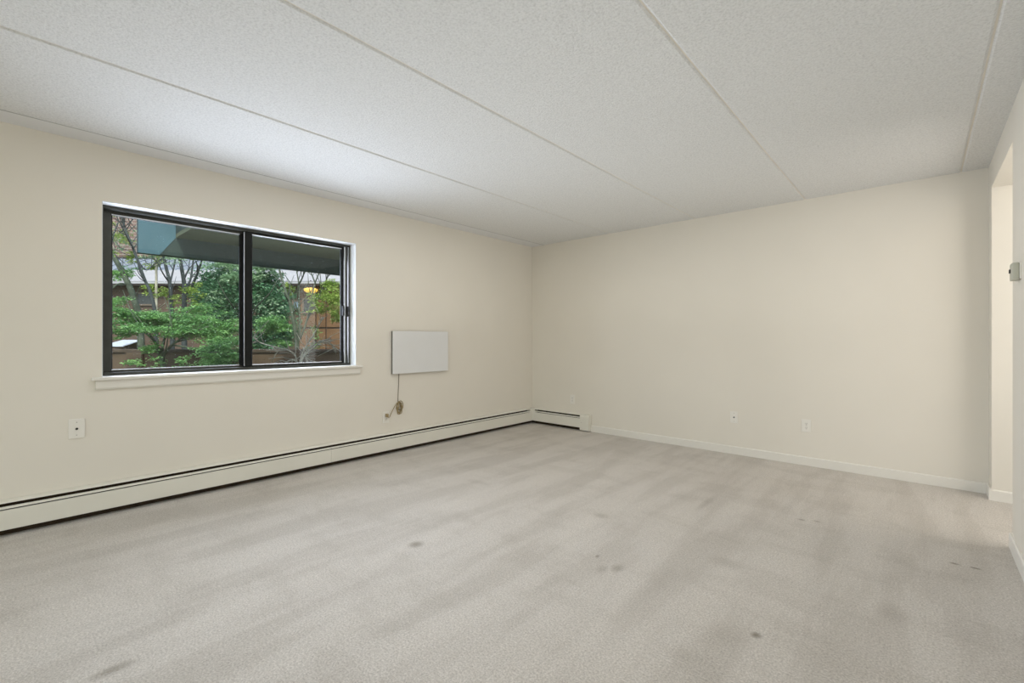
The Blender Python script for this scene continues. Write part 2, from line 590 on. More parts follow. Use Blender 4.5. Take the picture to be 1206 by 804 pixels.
# ceiling: concrete planks 1.01 m wide, parallel to the window wall
ce = bmesh.new()
box(ce, (XL - 0.1, YF - 0.1, CEIL + 0.006), (HX + 0.1, YB + 0.1, CEIL + 0.16))
ce = structure(mesh_obj('ceiling', ce, M_joint), 'pale grey sprayed ceiling of wide planks', 'ceiling')
joints = [-3.835, -2.818, -1.802, -0.797, 0.228, 1.24]
edges = [XL - 0.02] + joints + [HX + 0.02]
for i in range(len(edges) - 1):
    a, c = edges[i], edges[i + 1]
    ga = 0.0 if i == 0 else (0.0025 if i == 1 else 0.004)
    gc = 0.0025 if i == 0 else 0.004
    ch = 0.003 if i == 0 else 0.0095
    ca = 0.003 if i == 1 else 0.0095
    if i == len(edges) - 2:
        gc = 0
    b = bmesh.new()
    poly = [(a + ga + ca, CEIL), (c - gc - ch, CEIL), (c - gc, CEIL + 0.0055), (c - gc, CEIL + 0.03), (a + ga, CEIL + 0.03), (a + ga, CEIL + 0.0055)]
    prism(b, poly, 1, YF - 0.02, YB + 0.02)
    mesh_obj('panel', b, M_ceilsmooth if i == 0 else M_ceil, ce)

mesh_obj('joint_bead', bx((joints[0] - 0.0035, YF, CEIL - 0.0008), (joints[0] + 0.0035, YB, CEIL + 0.005)), M_bead, ce)

# ---------------------------------------------------------------- baseboards
BT = 0.013


def base_profile(t, h):
    return [(0, 0), (t, 0), (t, h - 0.006), (t - 0.005, h), (0, h)]


def base_along_x(name, y, x0, x1, parent, h=0.078):
    b = bmesh.new()
    prism(b, [(y - p[0], p[1]) for p in base_profile(BT, h)], 0, x0, x1)
    return mesh_obj(name, b, M_trim, parent)


def base_along_y(name, x, y0, y1, parent, sgn=-1, h=0.085):
    b = bmesh.new()
    prism(b, [(x + sgn * p[0], p[1]) for p in base_profile(BT, h)], 1, y0, y1)
    return mesh_obj(name, b, M_trim, parent)


bb = structure(thing('baseboard_back', 'low white baseboard along the plain end wall', 'baseboard', (0, YB, 0)), None, None)


def unparent_shift(o, root):
    o.matrix_parent_inverse = root.matrix_world.inverted()


def child_of(o, root):
    """keep world coordinates of the mesh, put its data in the root's frame"""
    mw = Matrix.Translation(root.location) @ Matrix.Rotation(root.rotation_euler.z, 4, 'Z')
    o.data.transform(mw.inverted())
    o.parent = root
    return o


child_of(base_along_x('board', YB, -3.075, -1.44, None), bb)
child_of(base_along_x('board', YB, -1.4385, XR, None), bb)
br = structure(thing('baseboard_right', 'white baseboard on the partition wall beside the opening', 'baseboard', (XR, 0, 0)), None, None)
child_of(base_along_y('board', XR, YF + 0.01, OY0 + BT, None), br)
b = bmesh.new()
prism(b, [(OY0 + p[0], p[1]) for p in base_profile(BT, 0.085)], 0, XR, XR + WT)
child_of(mesh_obj('board', b, M_trim), br)
child_of(base_along_y('board', XR, OY1 - BT, YB - BT, None), br)
b = bmesh.new()
prism(b, [(OY1 - p[0], p[1]) for p in base_profile(BT, 0.078)], 0, XR, XR + WT)
child_of(mesh_obj('board', b, M_trim), br)
bh = structure(thing('baseboard_hall', 'white baseboard along the hallway wall', 'baseboard', (HX, 0, 0)), None, None)
child_of(base_along_y('board', HX, 1.72, YB, None), bh)

# ---------------------------------------------------------------- window
FX = XL - 0.104      # room face of the aluminium frame
win = structure(thing('window_1', 'dark bronze aluminium sliding window with two panes', 'window', (FX, (WY0 + WY1) / 2, WZ0)), None, None)


def wpart(name, bm, mat, parent=None):
    o = mesh_obj(name, bm, mat)
    o.data.transform(Matrix.Translation(-Vector(win.location)))
    o.parent = parent or win
    return o


def ring(bm, x0, x1, y0, y1, z0, z1, wl_, wr_, wb_, wt_, bev=0.0):
    box(bm, (x0, y0, z0), (x1, y0 + wl_, z1), bev)
    box(bm, (x0, y1 - wr_, z0), (x1, y1, z1), bev)
    box(bm, (x0, y0 + wl_, z0), (x1, y1 - wr_, z0 + wb_), bev)
    box(bm, (x0, y0 + wl_, z1 - wt_), (x1, y1 - wr_, z1), bev)
    return bm


# outer frame: two tracks
b = bmesh.new()
ring(b, FX - 0.09, FX, WY0 + 0.006, WY1 - 0.002, WZ0 + 0.0, WZ1 - 0.002, 0.014, 0.014, 0.022, 0.024, 0.0015)
box(b, (FX - 0.05, WY0 + 0.020, WZ0 + 0.018), (FX - 0.046, WY1 - 0.016, WZ0 + 0.032))
box(b, (FX - 0.05, WY0 + 0.020, WZ1 - 0.036), (FX - 0.046, WY1 - 0.016, WZ1 - 0.022))
wpart('frame', b, M_frame)
# screen channel along the right jamb, with pale edge
b = bmesh.new()
box(b, (FX - 0.042, WY1 - 0.052, WZ0 + 0.022), (FX - 0.006, WY1 - 0.030, WZ1 - 0.026), 0.001)
wpart('jamb_channel', b, M_frame)
b = bmesh.new()
box(b, (FX - 0.004, WY1 - 0.0255, WZ0 + 0.022), (FX + 0.0005, WY1 - 0.0195, WZ1 - 0.026))
box(b, (FX - 0.0065, WY1 - 0.064, WZ0 + 0.024), (FX - 0.0035, WY1 - 0.053, WZ1 - 0.028))
wpart('track_edge', b, M_alu)

# left sash sits in the outer track, right sash in the inner one
def sash(y0, y1, xa, xb, z0, z1, ws, mat):
    wl_, wr_, wb_, wt_ = ws
    s = wpart('sash', ring(bmesh.new(), xa, xb, y0, y1, z0, z1, wl_, wr_, wb_, wt_, 0.002), mat)
    g0, g1, h0, h1 = y0 + wl_, y1 - wr_, z0 + wb_, z1 - wt_
    wpart('pane', bx((xa + 0.010, g0 - 0.004, h0 - 0.004), (xa + 0.016, g1 + 0.004, h1 + 0.004)), M_glass, s)
    k = 0.006
    gb = bmesh.new()
    ring(gb, xa + 0.0165, xa + 0.021, g0 - 0.001, g1 + 0.001, h0 - 0.001, h1 + 0.001, k, k, 0.002, k)
    wpart('gasket', gb, M_black, s)
    # bright aluminium bead along head and foot of the glass
    bb_ = bmesh.new()
    box(bb_, (xb - 0.006, g0, h0 - 0.004), (xb + 0.0015, g1, h0 + 0.003))
    box(bb_, (xb - 0.006, g0, h1 - 0.002), (xb + 0.0015, g1, h1 + 0.005))
    wpart('bead', bb_, M_alu, s)
    return s


s1 = sash(WY0 + 0.018, 1.345, FX - 0.078, FX - 0.054, WZ0 + 0.020, WZ1 - 0.022, (0.050, 0.040, 0.018, 0.030), M_frame)
s2 = sash(1.322, 2.196, FX - 0.044, FX - 0.012, WZ0 + 0.020, WZ1 - 0.022, (0.062, 0.024, 0.018, 0.026), M_frame_shade)
# strip coloured dark for the shade on the left sash's meeting stile, and pale edge beside it
b = bmesh.new()
box(b, (FX - 0.0545, 1.2975, WZ0 + 0.032), (FX - 0.0525, 1.345, WZ1 - 0.045))
wpart('stile_shade', b, M_frame_shade, s1)
# pale edges on the meeting stile
b = bmesh.new()
box(b, (FX - 0.0125, 1.3215, WZ0 + 0.03), (FX - 0.0105, 1.3255, WZ1 - 0.035))
wpart('interlock_edge', b, M_alu, s2)
# latch on the right stile and keeper on the jamb
b = bmesh.new()
box(b, (FX - 0.012, 2.174, 1.385), (FX + 0.006, 2.194, 1.475), 0.003, 2)
box(b, (FX + 0.006, 2.178, 1.415), (FX + 0.016, 2.190, 1.450), 0.003, 2)
wpart('latch', b, M_black, s2)
b = bmesh.new()
box(b, (FX - 0.012, WY1 - 0.046, 1.375), (FX + 0.004, WY1 - 0.020, 1.475), 0.003, 2)
wpart('keeper', b, M_black)
# small bright stop at the foot of the left jamb
b = bmesh.new()
box(b, (FX - 0.002, WY0 + 0.006, WZ0 + 0.026), (FX + 0.006, WY0 + 0.012, WZ0 + 0.052))
wpart('stop', b, M_alu)

# stool and apron
b = bmesh.new()
box(b, (FX - 0.08, WY0 + 0.001, WZ0 - 0.021), (XL + 0.001, WY1 - 0.001, WZ0 + 0.0005))
box(b, (XL, WY0 - 0.052, WZ0 - 0.021), (XL + 0.034, WY1 + 0.055, WZ0 + 0.0005), 0.006, 3)
wpart('stool', b, M_trim)
b = bmesh.new()
prism(b, [(XL, WZ0 - 0.021), (XL + 0.018, WZ0 - 0.021), (XL + 0.018, WZ0 - 0.070), (XL + 0.012, WZ0 - 0.082), (XL, WZ0 - 0.082)], 1, WY0 - 0.032, WY1 + 0.034)
wpart('apron', b, M_trim)

# ---------------------------------------------------------------- hydronic baseboard heater (one run round the corner)
ht = thing('baseboard_heater', 'long white metal baseboard heater running under the window and round the corner', 'heater', (XL, YB, 0))
HD = 0.064
YHE = YB - HD          # front face on end wall
HXE = -3.21            # end cap start


def hp(name, bm, mat, parent=None):
    o = mesh_obj(name, bm, mat)
    o.data.transform(Matrix.Translation(-Vector(ht.location)))
    o.parent = parent or ht
    return o


hood = [(0.002, 0.207), (0.014, 0.207), (HD - 0.010, 0.202), (HD - 0.006, 0.197), (HD - 0.009, 0.196), (0.014, 0.2035), (0.002, 0.2035)]
damper = [(HD - 0.012, 0.178), (HD - 0.003, 0.177), (HD, 0.165), (HD - 0.003, 0.165), (HD - 0.006, 0.174), (HD - 0.012, 0.175)]
front = [(HD - 0.012, 0.157), (HD - 0.002, 0.157), (HD, 0.154), (HD, 0.043), (HD - 0.016, 0.038), (HD - 0.016, 0.041), (HD - 0.003, 0.046), (HD - 0.003, 0.154), (HD - 0.012, 0.154)]
Y_A0, Y_A1 = -0.6, YB - 0.002
# window wall run (profile along Y) is built in sections with fine joints
sec = [(-2.2, -0.45), (-0.448, 1.98), (1.982, YHE)]
for ya, yb_ in sec:
    for nm, pr in (('hood', hood), ('damper_blade', damper), ('front_cover', front)):
        yy = yb_
        hp(nm, prism(bmesh.new(), [(XL + p[0], p[1]) for p in pr], 1, ya, yy), M_heater)
hp('back_plate', bx((XL + 0.0005, -2.2, 0.0), (XL + 0.0035, YB - 0.004, 0.203)), M_dust_shade)
for nm, pr in (('hood', hood), ('damper_blade', damper), ('front_cover', front)):
    hp(nm, prism(bmesh.new(), [(YB - p[0], p[1]) for p in pr], 0, XL + HD, HXE + 0.01), M_heater)
hp('back_plate', bx((XL + 0.004, YB - 0.0035, 0.0), (HXE + 0.12, YB - 0.0005, 0.203)), M_dust_shade)
# fin tube element
b = bmesh.new()
for k in range(260):
    y = -0.3 + k * 0.0185
    if y > 4.60:
        break
    box(b, (XL + 0.008, y, 0.062), (XL + 0.050, y + 0.0015, 0.125))
o = hp('fins', b, M_fin)
tag(o, kind='stuff')
b = bmesh.new()
for k in range(34):
    x = -3.86 + k * 0.0185
    box(b, (x, YB - 0.050, 0.062), (x + 0.0015, YB - 0.008, 0.125))
tag(hp('fins', b, M_fin), kind='stuff')
hp('pipe', tube(bmesh.new(), [(XL + 0.029, -2.1, 0.094), (XL + 0.029, YB - 0.05, 0.094), (XL + 0.05, YB - 0.029, 0.094), (HXE + 0.02, YB - 0.029, 0.094)], 0.011, 10), M_copper)
hp('dark_closure', bx((XL + 0.004, -2.18, 0.128), (XL + HD - 0.008, YB - HD, 0.134)), M_dust_shade)  # dark sheet closing the inside off below the slots
hp('dark_closure', bx((XL + HD - 0.008, YB - HD + 0.008, 0.128), (HXE + 0.01, YB - 0.004, 0.134)), M_dust_shade)
# inside corner trim
b = bmesh.new()
cz0, cz1 = 0.04, 0.2015
o_ = HD + 0.002
poly = [(XL + 0.003, YB - o_ - 0.048), (XL + o_, YB - o_ - 0.048), (XL + o_, YB - o_), (XL + o_ + 0.034, YB - o_), (XL + o_ + 0.034, YB - 0.003), (XL + 0.003, YB - 0.003)]
prism(b, poly, 2, 0.150, cz1)
hp('corner_cover', b, M_heater)
# end cap with bevelled nose
b = bmesh.new()
capp = [(0.001, 0.004), (HD + 0.004, 0.012), (HD + 0.004, 0.185), (HD - 0.006, 0.206), (0.001, 0.209)]
prism(b, [(YB - p[0], p[1]) for p in capp], 0, HXE, HXE + 0.135)
bmesh.ops.bevel(b, geom=list(b.edges), offset=0.003, segments=2, affect='EDGES')
hp('end_cap', b, M_heater)
# tiny screw on the cap
hp('screw', cyl(bmesh.new(), (HXE + 0.03, YB - HD - 0.0045, 0.11), (HXE + 0.03, YB - HD - 0.0055, 0.11), 0.004, n=10), M_screw)


# ---------------------------------------------------------------- wall plates
def plate_at(name, label, cat, wall, along, z, kind, w_=0.072, h_=0.117, group=None):
    """wall 'A' faces +X at XL; wall 'B' faces -Y at YB. Local frame: x across, y out of the wall, z up."""
    if wall == 'A':
        root = thing(name, label, cat, (XL, along, z), math.radians(-90), group)
    else:
        root = thing(name, label, cat, (along, YB, z), math.radians(180), group)
    b = bmesh.new()
    box(b, (-w_ / 2, 0, -h_ / 2), (w_ / 2, 0.006, h_ / 2), 0.0025, 2)
    mesh_obj('plate', b, M_plate, root)
    if kind == 'duplex':
        for s in (-1, 1):
            b = bmesh.new()
            zc = s * 0.0195
            ring_pts = []
            for k in range(20):
                a = 2 * math.pi * k / 20
                ring_pts.append((max(-0.0145, min(0.0145, 0.0172 * math.cos(a))), zc + max(-0.0125, min(0.0125, 0.0172 * math.sin(a)))))
            v0 = [b.verts.new((p[0], 0.005, p[1])) for p in ring_pts]
            v1 = [b.verts.new((p[0], 0.0078, p[1])) for p in ring_pts]
            b.faces.new(v1)
            for k in range(20):
                b.faces.new([v0[k], v0[(k + 1) % 20], v1[(k + 1) % 20], v1[k]])
            rc = mesh_obj('receptacle', b, M_plate, root)
            sl = bmesh.new()
            box(sl, (-0.0075, 0.0076, zc - 0.002), (-0.0052, 0.0081, zc + 0.007))
            box(sl, (0.0052, 0.0076, zc - 0.001), (0.0075, 0.0081, zc + 0.006))
            cyl(sl, (0, 0.0076, zc - 0.008), (0, 0.0081, zc - 0.008), 0.0026, n=8)
            mesh_obj('slots', sl, M_slot, rc)
        mesh_obj('screw', cyl(bmesh.new(), (0, 0.005, 0), (0, 0.0068, 0), 0.003, n=10), M_screw, root)
    elif kind == 'coax':
        mesh_obj('jack', cyl(bmesh.new(), (0, 0.005, -0.001), (0, 0.010, -0.001), 0.0075, 0.0065, n=14), M_slot, root)
        for s in (-1, 1):
            mesh_obj('screw', cyl(bmesh.new(), (0, 0.005, s * 0.041), (0, 0.0068, s * 0.041), 0.0032, n=10), M_screw, root)
    return root


plate_at('wall_jack', 'large white cover plate with one dark jack hole low on the window wall', 'wall jack', 'A', 0.312, 0.582, 'coax', 0.078, 0.124)
plate_at('wall_outlet', 'white outlet low on the window wall with the panel cord plugged in', 'outlet', 'A', 2.585, 0.368, 'duplex', 0.072, 0.117)
plate_at('wall_outlet', 'faint cream outlet on the end wall above the heater end cap', 'outlet', 'B', -3.36, 0.38, 'duplex')
plate_at('wall_jack', 'white cover plate with a single jack in the middle of the end wall', 'wall jack', 'B', -1.405, 0.371, 'coax', 0.072, 0.117)
plate_at('wall_outlet', 'white two-socket outlet on the end wall toward the hallway opening', 'outlet', 'B', -0.784, 0.363, 'duplex', 0.074, 0.118)

# ---------------------------------------------------------------- panel heater on the window wall
PY0, PY1, PZ0, PZ1 = 2.648, 3.372, 0.800, 1.241
pan = thing('wall_panel_heater', 'flat rectangular white electric panel mounted on the wall right of the window', 'panel heater', (XL, (PY0 + PY1) / 2, PZ0))


def pp(name, bm, mat, parent=None, root=pan, smooth=False):
    o = mesh_obj(name, bm, mat, None, smooth)
    o.data.transform(Matrix.Translation(-Vector(root.location)))
    o.parent = parent or root
    return o


pp('panel', bx((XL + 0.022, PY0, PZ0), (XL + 0.036, PY1, PZ1), 0.003, 2), M_panelheater)
pp('edge_shade_shell', bx((XL + 0.010, PY0 - 0.001, PZ0 + 0.003), (XL + 0.0225, PY1 - 0.004, PZ1 - 0.002)), M_panel_shade)
for yy in (PY0 + 0.12, PY1 - 0.12):
    for zz in (PZ0 + 0.08, PZ1 - 0.08):
        pp('mount', cyl(bmesh.new(), (XL, yy, zz), (XL + 0.011, yy, zz), 0.012, n=12), M_plate)

# cord: thin drop, coiled bundle, diagonal to the plug
cordroot = thing('power_cord', 'beige cord hanging from the white panel in a knotted coil above the outlet', 'cord', (XL + 0.012, 2.70, 0.80))
XC = XL + 0.012
rng = random.Random(3)


def cy(px, py, out=0.012):
    """point on the window wall plane seen at a pixel"""
    X = XL + out
    u = px - CX
    d = X * F / (CS * u - SN * F)
    r = u / F * d
    return Vector((X, SN * r + CS * d, EYE + (HY - py) / F * d))


p = [cy(469.8, 439.5, 0.014), cy(469.6, 450, 0.006), cy(469, 462, 0.006), cy(468.8, 472.5, 0.008)]
pp('cord_drop', tube(bmesh.new(), spline(p), 0.0034, 8), M_cordgrey, root=cordroot, smooth=True)
cen = cy(470.6, 479.5, 0.016)
pts = [cy(468.8, 472.5, 0.008)]
for i in range(64):
    a = i / 64 * 2 * math.pi * 5.0 + 1.9
    ry_ = 0.024 + 0.010 * math.sin(i * 0.31)
    rz_ = 0.058 + 0.008 * math.sin(i * 0.17 + 1)
    pts.append(Vector((cen.x - 0.004 + 0.010 * math.sin(a * 1.3 + i), cen.y + ry_ * math.cos(a), cen.z + rz_ * math.sin(a) - 0.006)))
pts.append(cy(468.5, 474, 0.010))
pp('coil', tube(bmesh.new(), spline(pts, 3), 0.0038, 7), M_cord, root=cordroot, smooth=True)
pts = [cy(468, 474, 0.012) + Vector((0, 0.034 * math.cos(a) + 0.036, 0.05 * math.sin(a) - 0.035)) for a in np.linspace(2.6, -2.9, 16)]
pp('loose_loop', tube(bmesh.new(), spline(pts, 3), 0.0036, 7), M_cord, root=cordroot, smooth=True)
# tie round the bundle
pts = [cen + Vector((0.013 * math.cos(a), 0.020 * math.sin(a), -0.022)) for a in np.linspace(0, 2 * math.pi, 17)]
pp('tie', tube(bmesh.new(), pts, 0.003, 6, False), M_cordgrey, root=cordroot, smooth=True)
p = [cy(468.5, 473.5, 0.010), cy(466, 476.5, 0.012), cy(463, 482, 0.012), cy(460.5, 487, 0.012), cy(458.8, 490.7, 0.018), cy(457.2, 491.2, 0.030), cy(455.9, 489.6, 0.034)]
pp('cord_lead', tube(bmesh.new(), spline(p), 0.0036, 8), M_cord, root=cordroot, smooth=True)
pc = Vector((XL, 2.585, 0.3875))
b = bmesh.new()
box(b, (pc.x + 0.008, pc.y - 0.012, pc.z - 0.016), (pc.x + 0.036, pc.y + 0.012, pc.z + 0.016), 0.004, 2)
pp('plug', b, M_cord, root=cordroot)

# ---------------------------------------------------------------- thermostat
th = thing('thermostat', 'small grey-beige box thermostat on the partition wall beside the opening', 'thermostat', (XR, 3.465, 1.50))


def tp(name, bm, mat):
    return pp(name, bm, mat, root=th)


tp('base_plate', bx((XR - 0.005, 3.422, 1.462), (XR, 3.508, 1.542), 0.001), M_plate)
tp('cover', bx((XR - 0.031, 3.425, 1.457), (XR - 0.005, 3.515, 1.546), 0.006, 2), M_thermo)
tp('lever', bx((XR - 0.036, 3.478, 1.497), (XR - 0.031, 3.500, 1.517), 0.001), M_slot)

# hallway ceiling lamp (out of the photo, gives the opening its light)
hl = thing('hall_lamp', 'round flush ceiling lamp in the hallway', 'lamp', (1.05, 4.0, CEIL))
b = bmesh.new()
cyl(b, (0, 0, -0.02), (0, 0, 0), 0.16, n=24)
mesh_obj('base', b, M_trim, hl)
m, nt, ln, bs = new_mat('lit_hall_glass')
bs.inputs['Base Color'].default_value = (0.9, 0.85, 0.75, 1)
bs.inputs['Emission Color'].default_value = (1.0, 0.87, 0.68, 1)
bs.inputs['Emission Strength'].default_value = 9.0
b = bmesh.new()
bmesh.ops.create_uvsphere(b, u_segments=24, v_segments=12, radius=0.15)
bmesh.ops.scale(b, vec=(1, 1, 0.45), verts=b.verts)
bmesh.ops.translate(b, vec=(0, 0, -0.03), verts=b.verts)
mesh_obj('globe', b, m, hl, True)

# ================================================================ OUTSIDE
GZ = -1.2
b = bmesh.new()
box(b, (-60, -30, GZ - 0.3), (XO - 0.02, 60, GZ))
structure(mesh_obj('ground', b, M_ground), 'dark green courtyard ground below the window', 'ground')

# balcony overhead
BXF = -5.60
bal = thing('balcony', 'dark teal balcony edge hanging over the outside of the window', 'balcony', (BXF, 0.865, 1.992))


def bp(name, bm, mat):
    return pp(name, bm, mat, root=bal)


bp('fascia_beam', bx((BXF - 0.10, 0.865, 1.992), (BXF, 7.5, 2.75), 0.004), M_teal_shade)
b = bmesh.new()
prism(b, [(0.861, 1.990), (1.026, 1.990), (1.157, 2.178), (1.157, 2.75), (0.861, 2.75)], 0, BXF, BXF + 0.006)  # outline follows the diagonal shadow edge on the beam
bp('lit_end_patch', b, M_teal_lit)
bp('soffit', bx((BXF, 1.157, 2.179), (XO - 0.0, 7.5, 2.215)), M_soffit)
bp('deck', bx((BXF, 1.157, 2.215), (XO - 0.0, 7.5, 2.45)), M_teal_shade)
# building wall face above the ground outside, so the room is not a lone box
# far brick building
BD = 15.0
CAMR = Matrix.Rotation(TH, 4, 'Z')


def far_thing(name, label, cat, r, d, z=GZ, **kw):
    p_ = CAMR @ Vector((r, d, 0))
    return thing(name, label, cat, (p_.x, p_.y, z), TH, **kw)


def R(px, d=BD):
    return (px - CX) / F * d


def Z(py, d=BD):
    return EYE + (HY - py) / F * d


fb = far_thing('brick_building', 'brown brick building with low white roof across the courtyard', 'building', R(270), BD)
ox, oz = R(270), GZ


def fp(name, x0, x1, y0, y1, z0, z1, mat, parent=None, bev=0.0):
    """box in the facade frame: x along the facade, y depth behind it, z world height"""
    return mesh_obj(name, bx((x0 - ox, y0 - BD, z0 - oz), (x1 - ox, y1 - BD, z1 - oz), bev), mat, parent or fb)


ez = Z(333)
fp('brick_wall', R(-150), R(352), BD, BD + 3.2, GZ, ez - 0.1, M_brick)
fp('shadow_fascia', R(-160), R(480), BD - 0.38, BD - 0.32, ez - 0.12, ez + 0.01, M_fascia_dark)  # dark brown fascia, the eave's shadow line put into its colour
fp('eave_soffit', R(-160), R(480), BD - 0.32, BD + 0.1, ez - 0.10, ez - 0.04, M_fascia_dark)


def slab(name, x0, x1, ya, za, yb_, zb, th_, mat):
    b = bmesh.new()
    prism(b, [(ya - BD, za - oz), (yb_ - BD, zb - oz), (yb_ - BD, zb - oz - th_), (ya - BD, za - oz - th_)], 0, x0 - ox, x1 - ox)
    return mesh_obj(name, b, mat, fb)


slab('roof', R(-160), R(480), BD - 0.4, Z(331.5, BD - 0.4), BD + 1.5, Z(318, BD + 1.5), 0.06, M_roofwhite)
slab('roof_shade_band', R(-160), R(480), BD + 1.5, Z(318, BD + 1.5), BD + 3.2, Z(304.5, BD + 3.2), 0.06, M_roof_shade)
for k in range(40):
    x = R(-150) + k * 0.55
    if x > R(470):
        break
    b = bmesh.new()
    prism(b, [(1.5, Z(318, BD + 1.5) - oz + 0.035), (3.2, Z(304.5, BD + 3.2) - oz + 0.035), (3.2, Z(304.5, BD + 3.2) - oz - 0.01), (1.5, Z(318, BD + 1.5) - oz - 0.01)], 0, x - ox, x - ox + 0.03)
    mesh_obj('roof_seam', b, M_roof_shade, fb)
fp('upper_sill', R(-160), R(480), BD + 3.15, BD + 3.3, Z(304.5, BD + 3.2), Z(302.5, BD + 3.2), M_fascia_dark)
fp('upper_brick_wall', R(-160), R(480), BD + 3.25, BD + 9, GZ, 11.5, M_brickpink)
# siding bays on the right
rows = [GZ, Z(470), Z(428), Z(386), Z(352), ez - 0.1]
cols = [R(352), R(372), R(384), R(412), R(450), R(480)]
fp('bay_backing', R(352), R(480), BD + 0.06, BD + 3.2, GZ, ez - 0.1, M_fascia_dark)
for i in range(len(rows) - 1):
    for j in range(len(cols) - 1):
        fp('siding_panel', cols[j] + 0.02, cols[j + 1] - 0.02, BD, BD + 0.06, rows[i] + 0.025, rows[i + 1] - 0.025, M_siding)


def far_window(px0, px1, py0, py1, glass, d=BD):
    x0, x1, z1, z0 = R(px0), R(px1), Z(py0), Z(py1)
    b = bmesh.new()
    f = 0.05
    yy0, yy1 = BD - 0.05, BD + 0.02
    for a, c in (((x0 - f, z0 - f), (x0, z1 + f)), ((x1, z0 - f), (x1 + f, z1 + f)), ((x0, z0 - f), (x1, z0)), ((x0, z1), (x1, z1 + f))):
        box(b, (a[0] - ox, yy0 - BD, a[1] - oz), (c[0] - ox, yy1 - BD, c[1] - oz))
    w_ = mesh_obj('window_frame', b, M_farframe, fb)
    mesh_obj('pane', bx((x0 - ox, -0.03, z0 - oz), (x1 - ox, 0.0, z1 - oz)), glass, w_)


far_window(346.5, 352, 355, 363, M_farglass)
far_window(358.5, 369, 353, 367, M_fardark)
far_window(163, 181, 346, 358, M_fardark)
far_window(226, 244, 346, 360, M_fardark)

# pale slanted panel low on the brick wall, with two brackets
cp = far_thing('wall_canopy', 'small pale slanted canopy on the brick wall, just above the low garden wall', 'canopy', R(144, 14.6), 14.6, Z(407, 14.6))
b = bmesh.new()
prism(b, [(-0.35, -0.02), (0.38, 0.165), (0.38, 0.19), (-0.35, 0.01)], 0, -0.32, 0.32)
mesh_obj('panel', b, M_canopy, cp)
for s in (-0.24, 0.24):
    mesh_obj('bracket', tube(bmesh.new(), [(s, -0.28, 0.0), (s, 0.39, -0.12)], 0.015, 8), M_fascia_dark, cp)

# amber eave lamp
lamp = far_thing('eave_lamp', 'glowing amber dome lamp under the far roof edge', 'lamp', R(366, 14.7), 14.7, Z(341, 14.7))
m, nt, ln, bs = new_mat('amber_lamp_glass')
bs.inputs['Base Color'].default_value = (0.8, 0.45, 0.1, 1)
bs.inputs['Emission Color'].default_value = (1.0, 0.58, 0.07, 1)
bs.inputs['Emission Strength'].default_value = 0.95
b = bmesh.new()
bmesh.ops.create_uvsphere(b, u_segments=24, v_segments=12, radius=0.21)
for v in b.verts:
    v.co.z = v.co.z * (0.55 if v.co.z < 0 else 0.30)
mesh_obj('globe', b, m, lamp, True)
b = bmesh.new()
cyl(b, (0, 0, 0.045), (0, 0, 0.30), 0.022, n=10)
cyl(b, (0, 0, 0.04), (0, 0, 0.075), 0.14, 0.05, n=20)
mesh_obj('stem', b, M_fascia_dark, lamp)


# ---------------------------------------------------------------- trees
DENSE = 2.2


def leaves(name, pads, mat, parent, origin, size, seed, flat=0.5):
    """pads: (px, py, d, rx_px, ry_px, count). Each leaf is a small folded blade."""
    g = np.random.default_rng(seed)
    V, Fc = [], []
    for (px, py, d, rx, ry, cnt) in pads:
        cnt = int(cnt * DENSE)
        c = world_at(px, py, d)
        ax, az = rx / F * d, ry / F * d
        ay = max(ax * 0.7, az)
        # break every pad into tufts so light falls between them
        nt_ = max(4, cnt // 28)
        tuft = g.normal(0, 0.48, (nt_, 3))
        tid = g.integers(0, nt_, cnt)
        q = tuft[tid] + g.normal(0, 1, (cnt, 3)) * np.array([0.20, 0.20, 0.13])
        rr = q[:, 0] * ax
        dd = q[:, 1] * ay
        X = c.x + CS * rr - SN * dd - origin.x
        Y = c.y + SN * rr + CS * dd - origin.y
        Zz = c.z + q[:, 2] * az - origin.z
        for i in range(cnt):
            s = size * g.uniform(0.6, 1.35)
            az_ = g.uniform(0, 2 * math.pi)
            tilt = g.normal(0, flat)
            L = Vector((math.cos(az_), math.sin(az_), math.sin(tilt) - 0.15)).normalized()
            Wd = Vector((-math.sin(az_), math.cos(az_), g.normal(0, flat))).normalized()
            P_ = Vector((X[i], Y[i], Zz[i]))
            k = len(V)
            up = L.cross(Wd) * (0.12 * s)
            V += [tuple(P_), tuple(P_ + L * (s * 0.5) + Wd * (s * 0.27) + up), tuple(P_ + L * s), tuple(P_ + L * (s * 0.5) - Wd * (s * 0.27) + up)]
            Fc += [(k, k + 1, k + 2), (k, k + 2, k + 3)]
    me = bpy.data.meshes.new(name)
    me.from_pydata(V, [], Fc)
    me.materials.append(mat)
    o = bpy.data.objects.new(name, me)
    COL.objects.link(o)
    o.parent = parent
    o['kind'] = 'stuff'
    return o


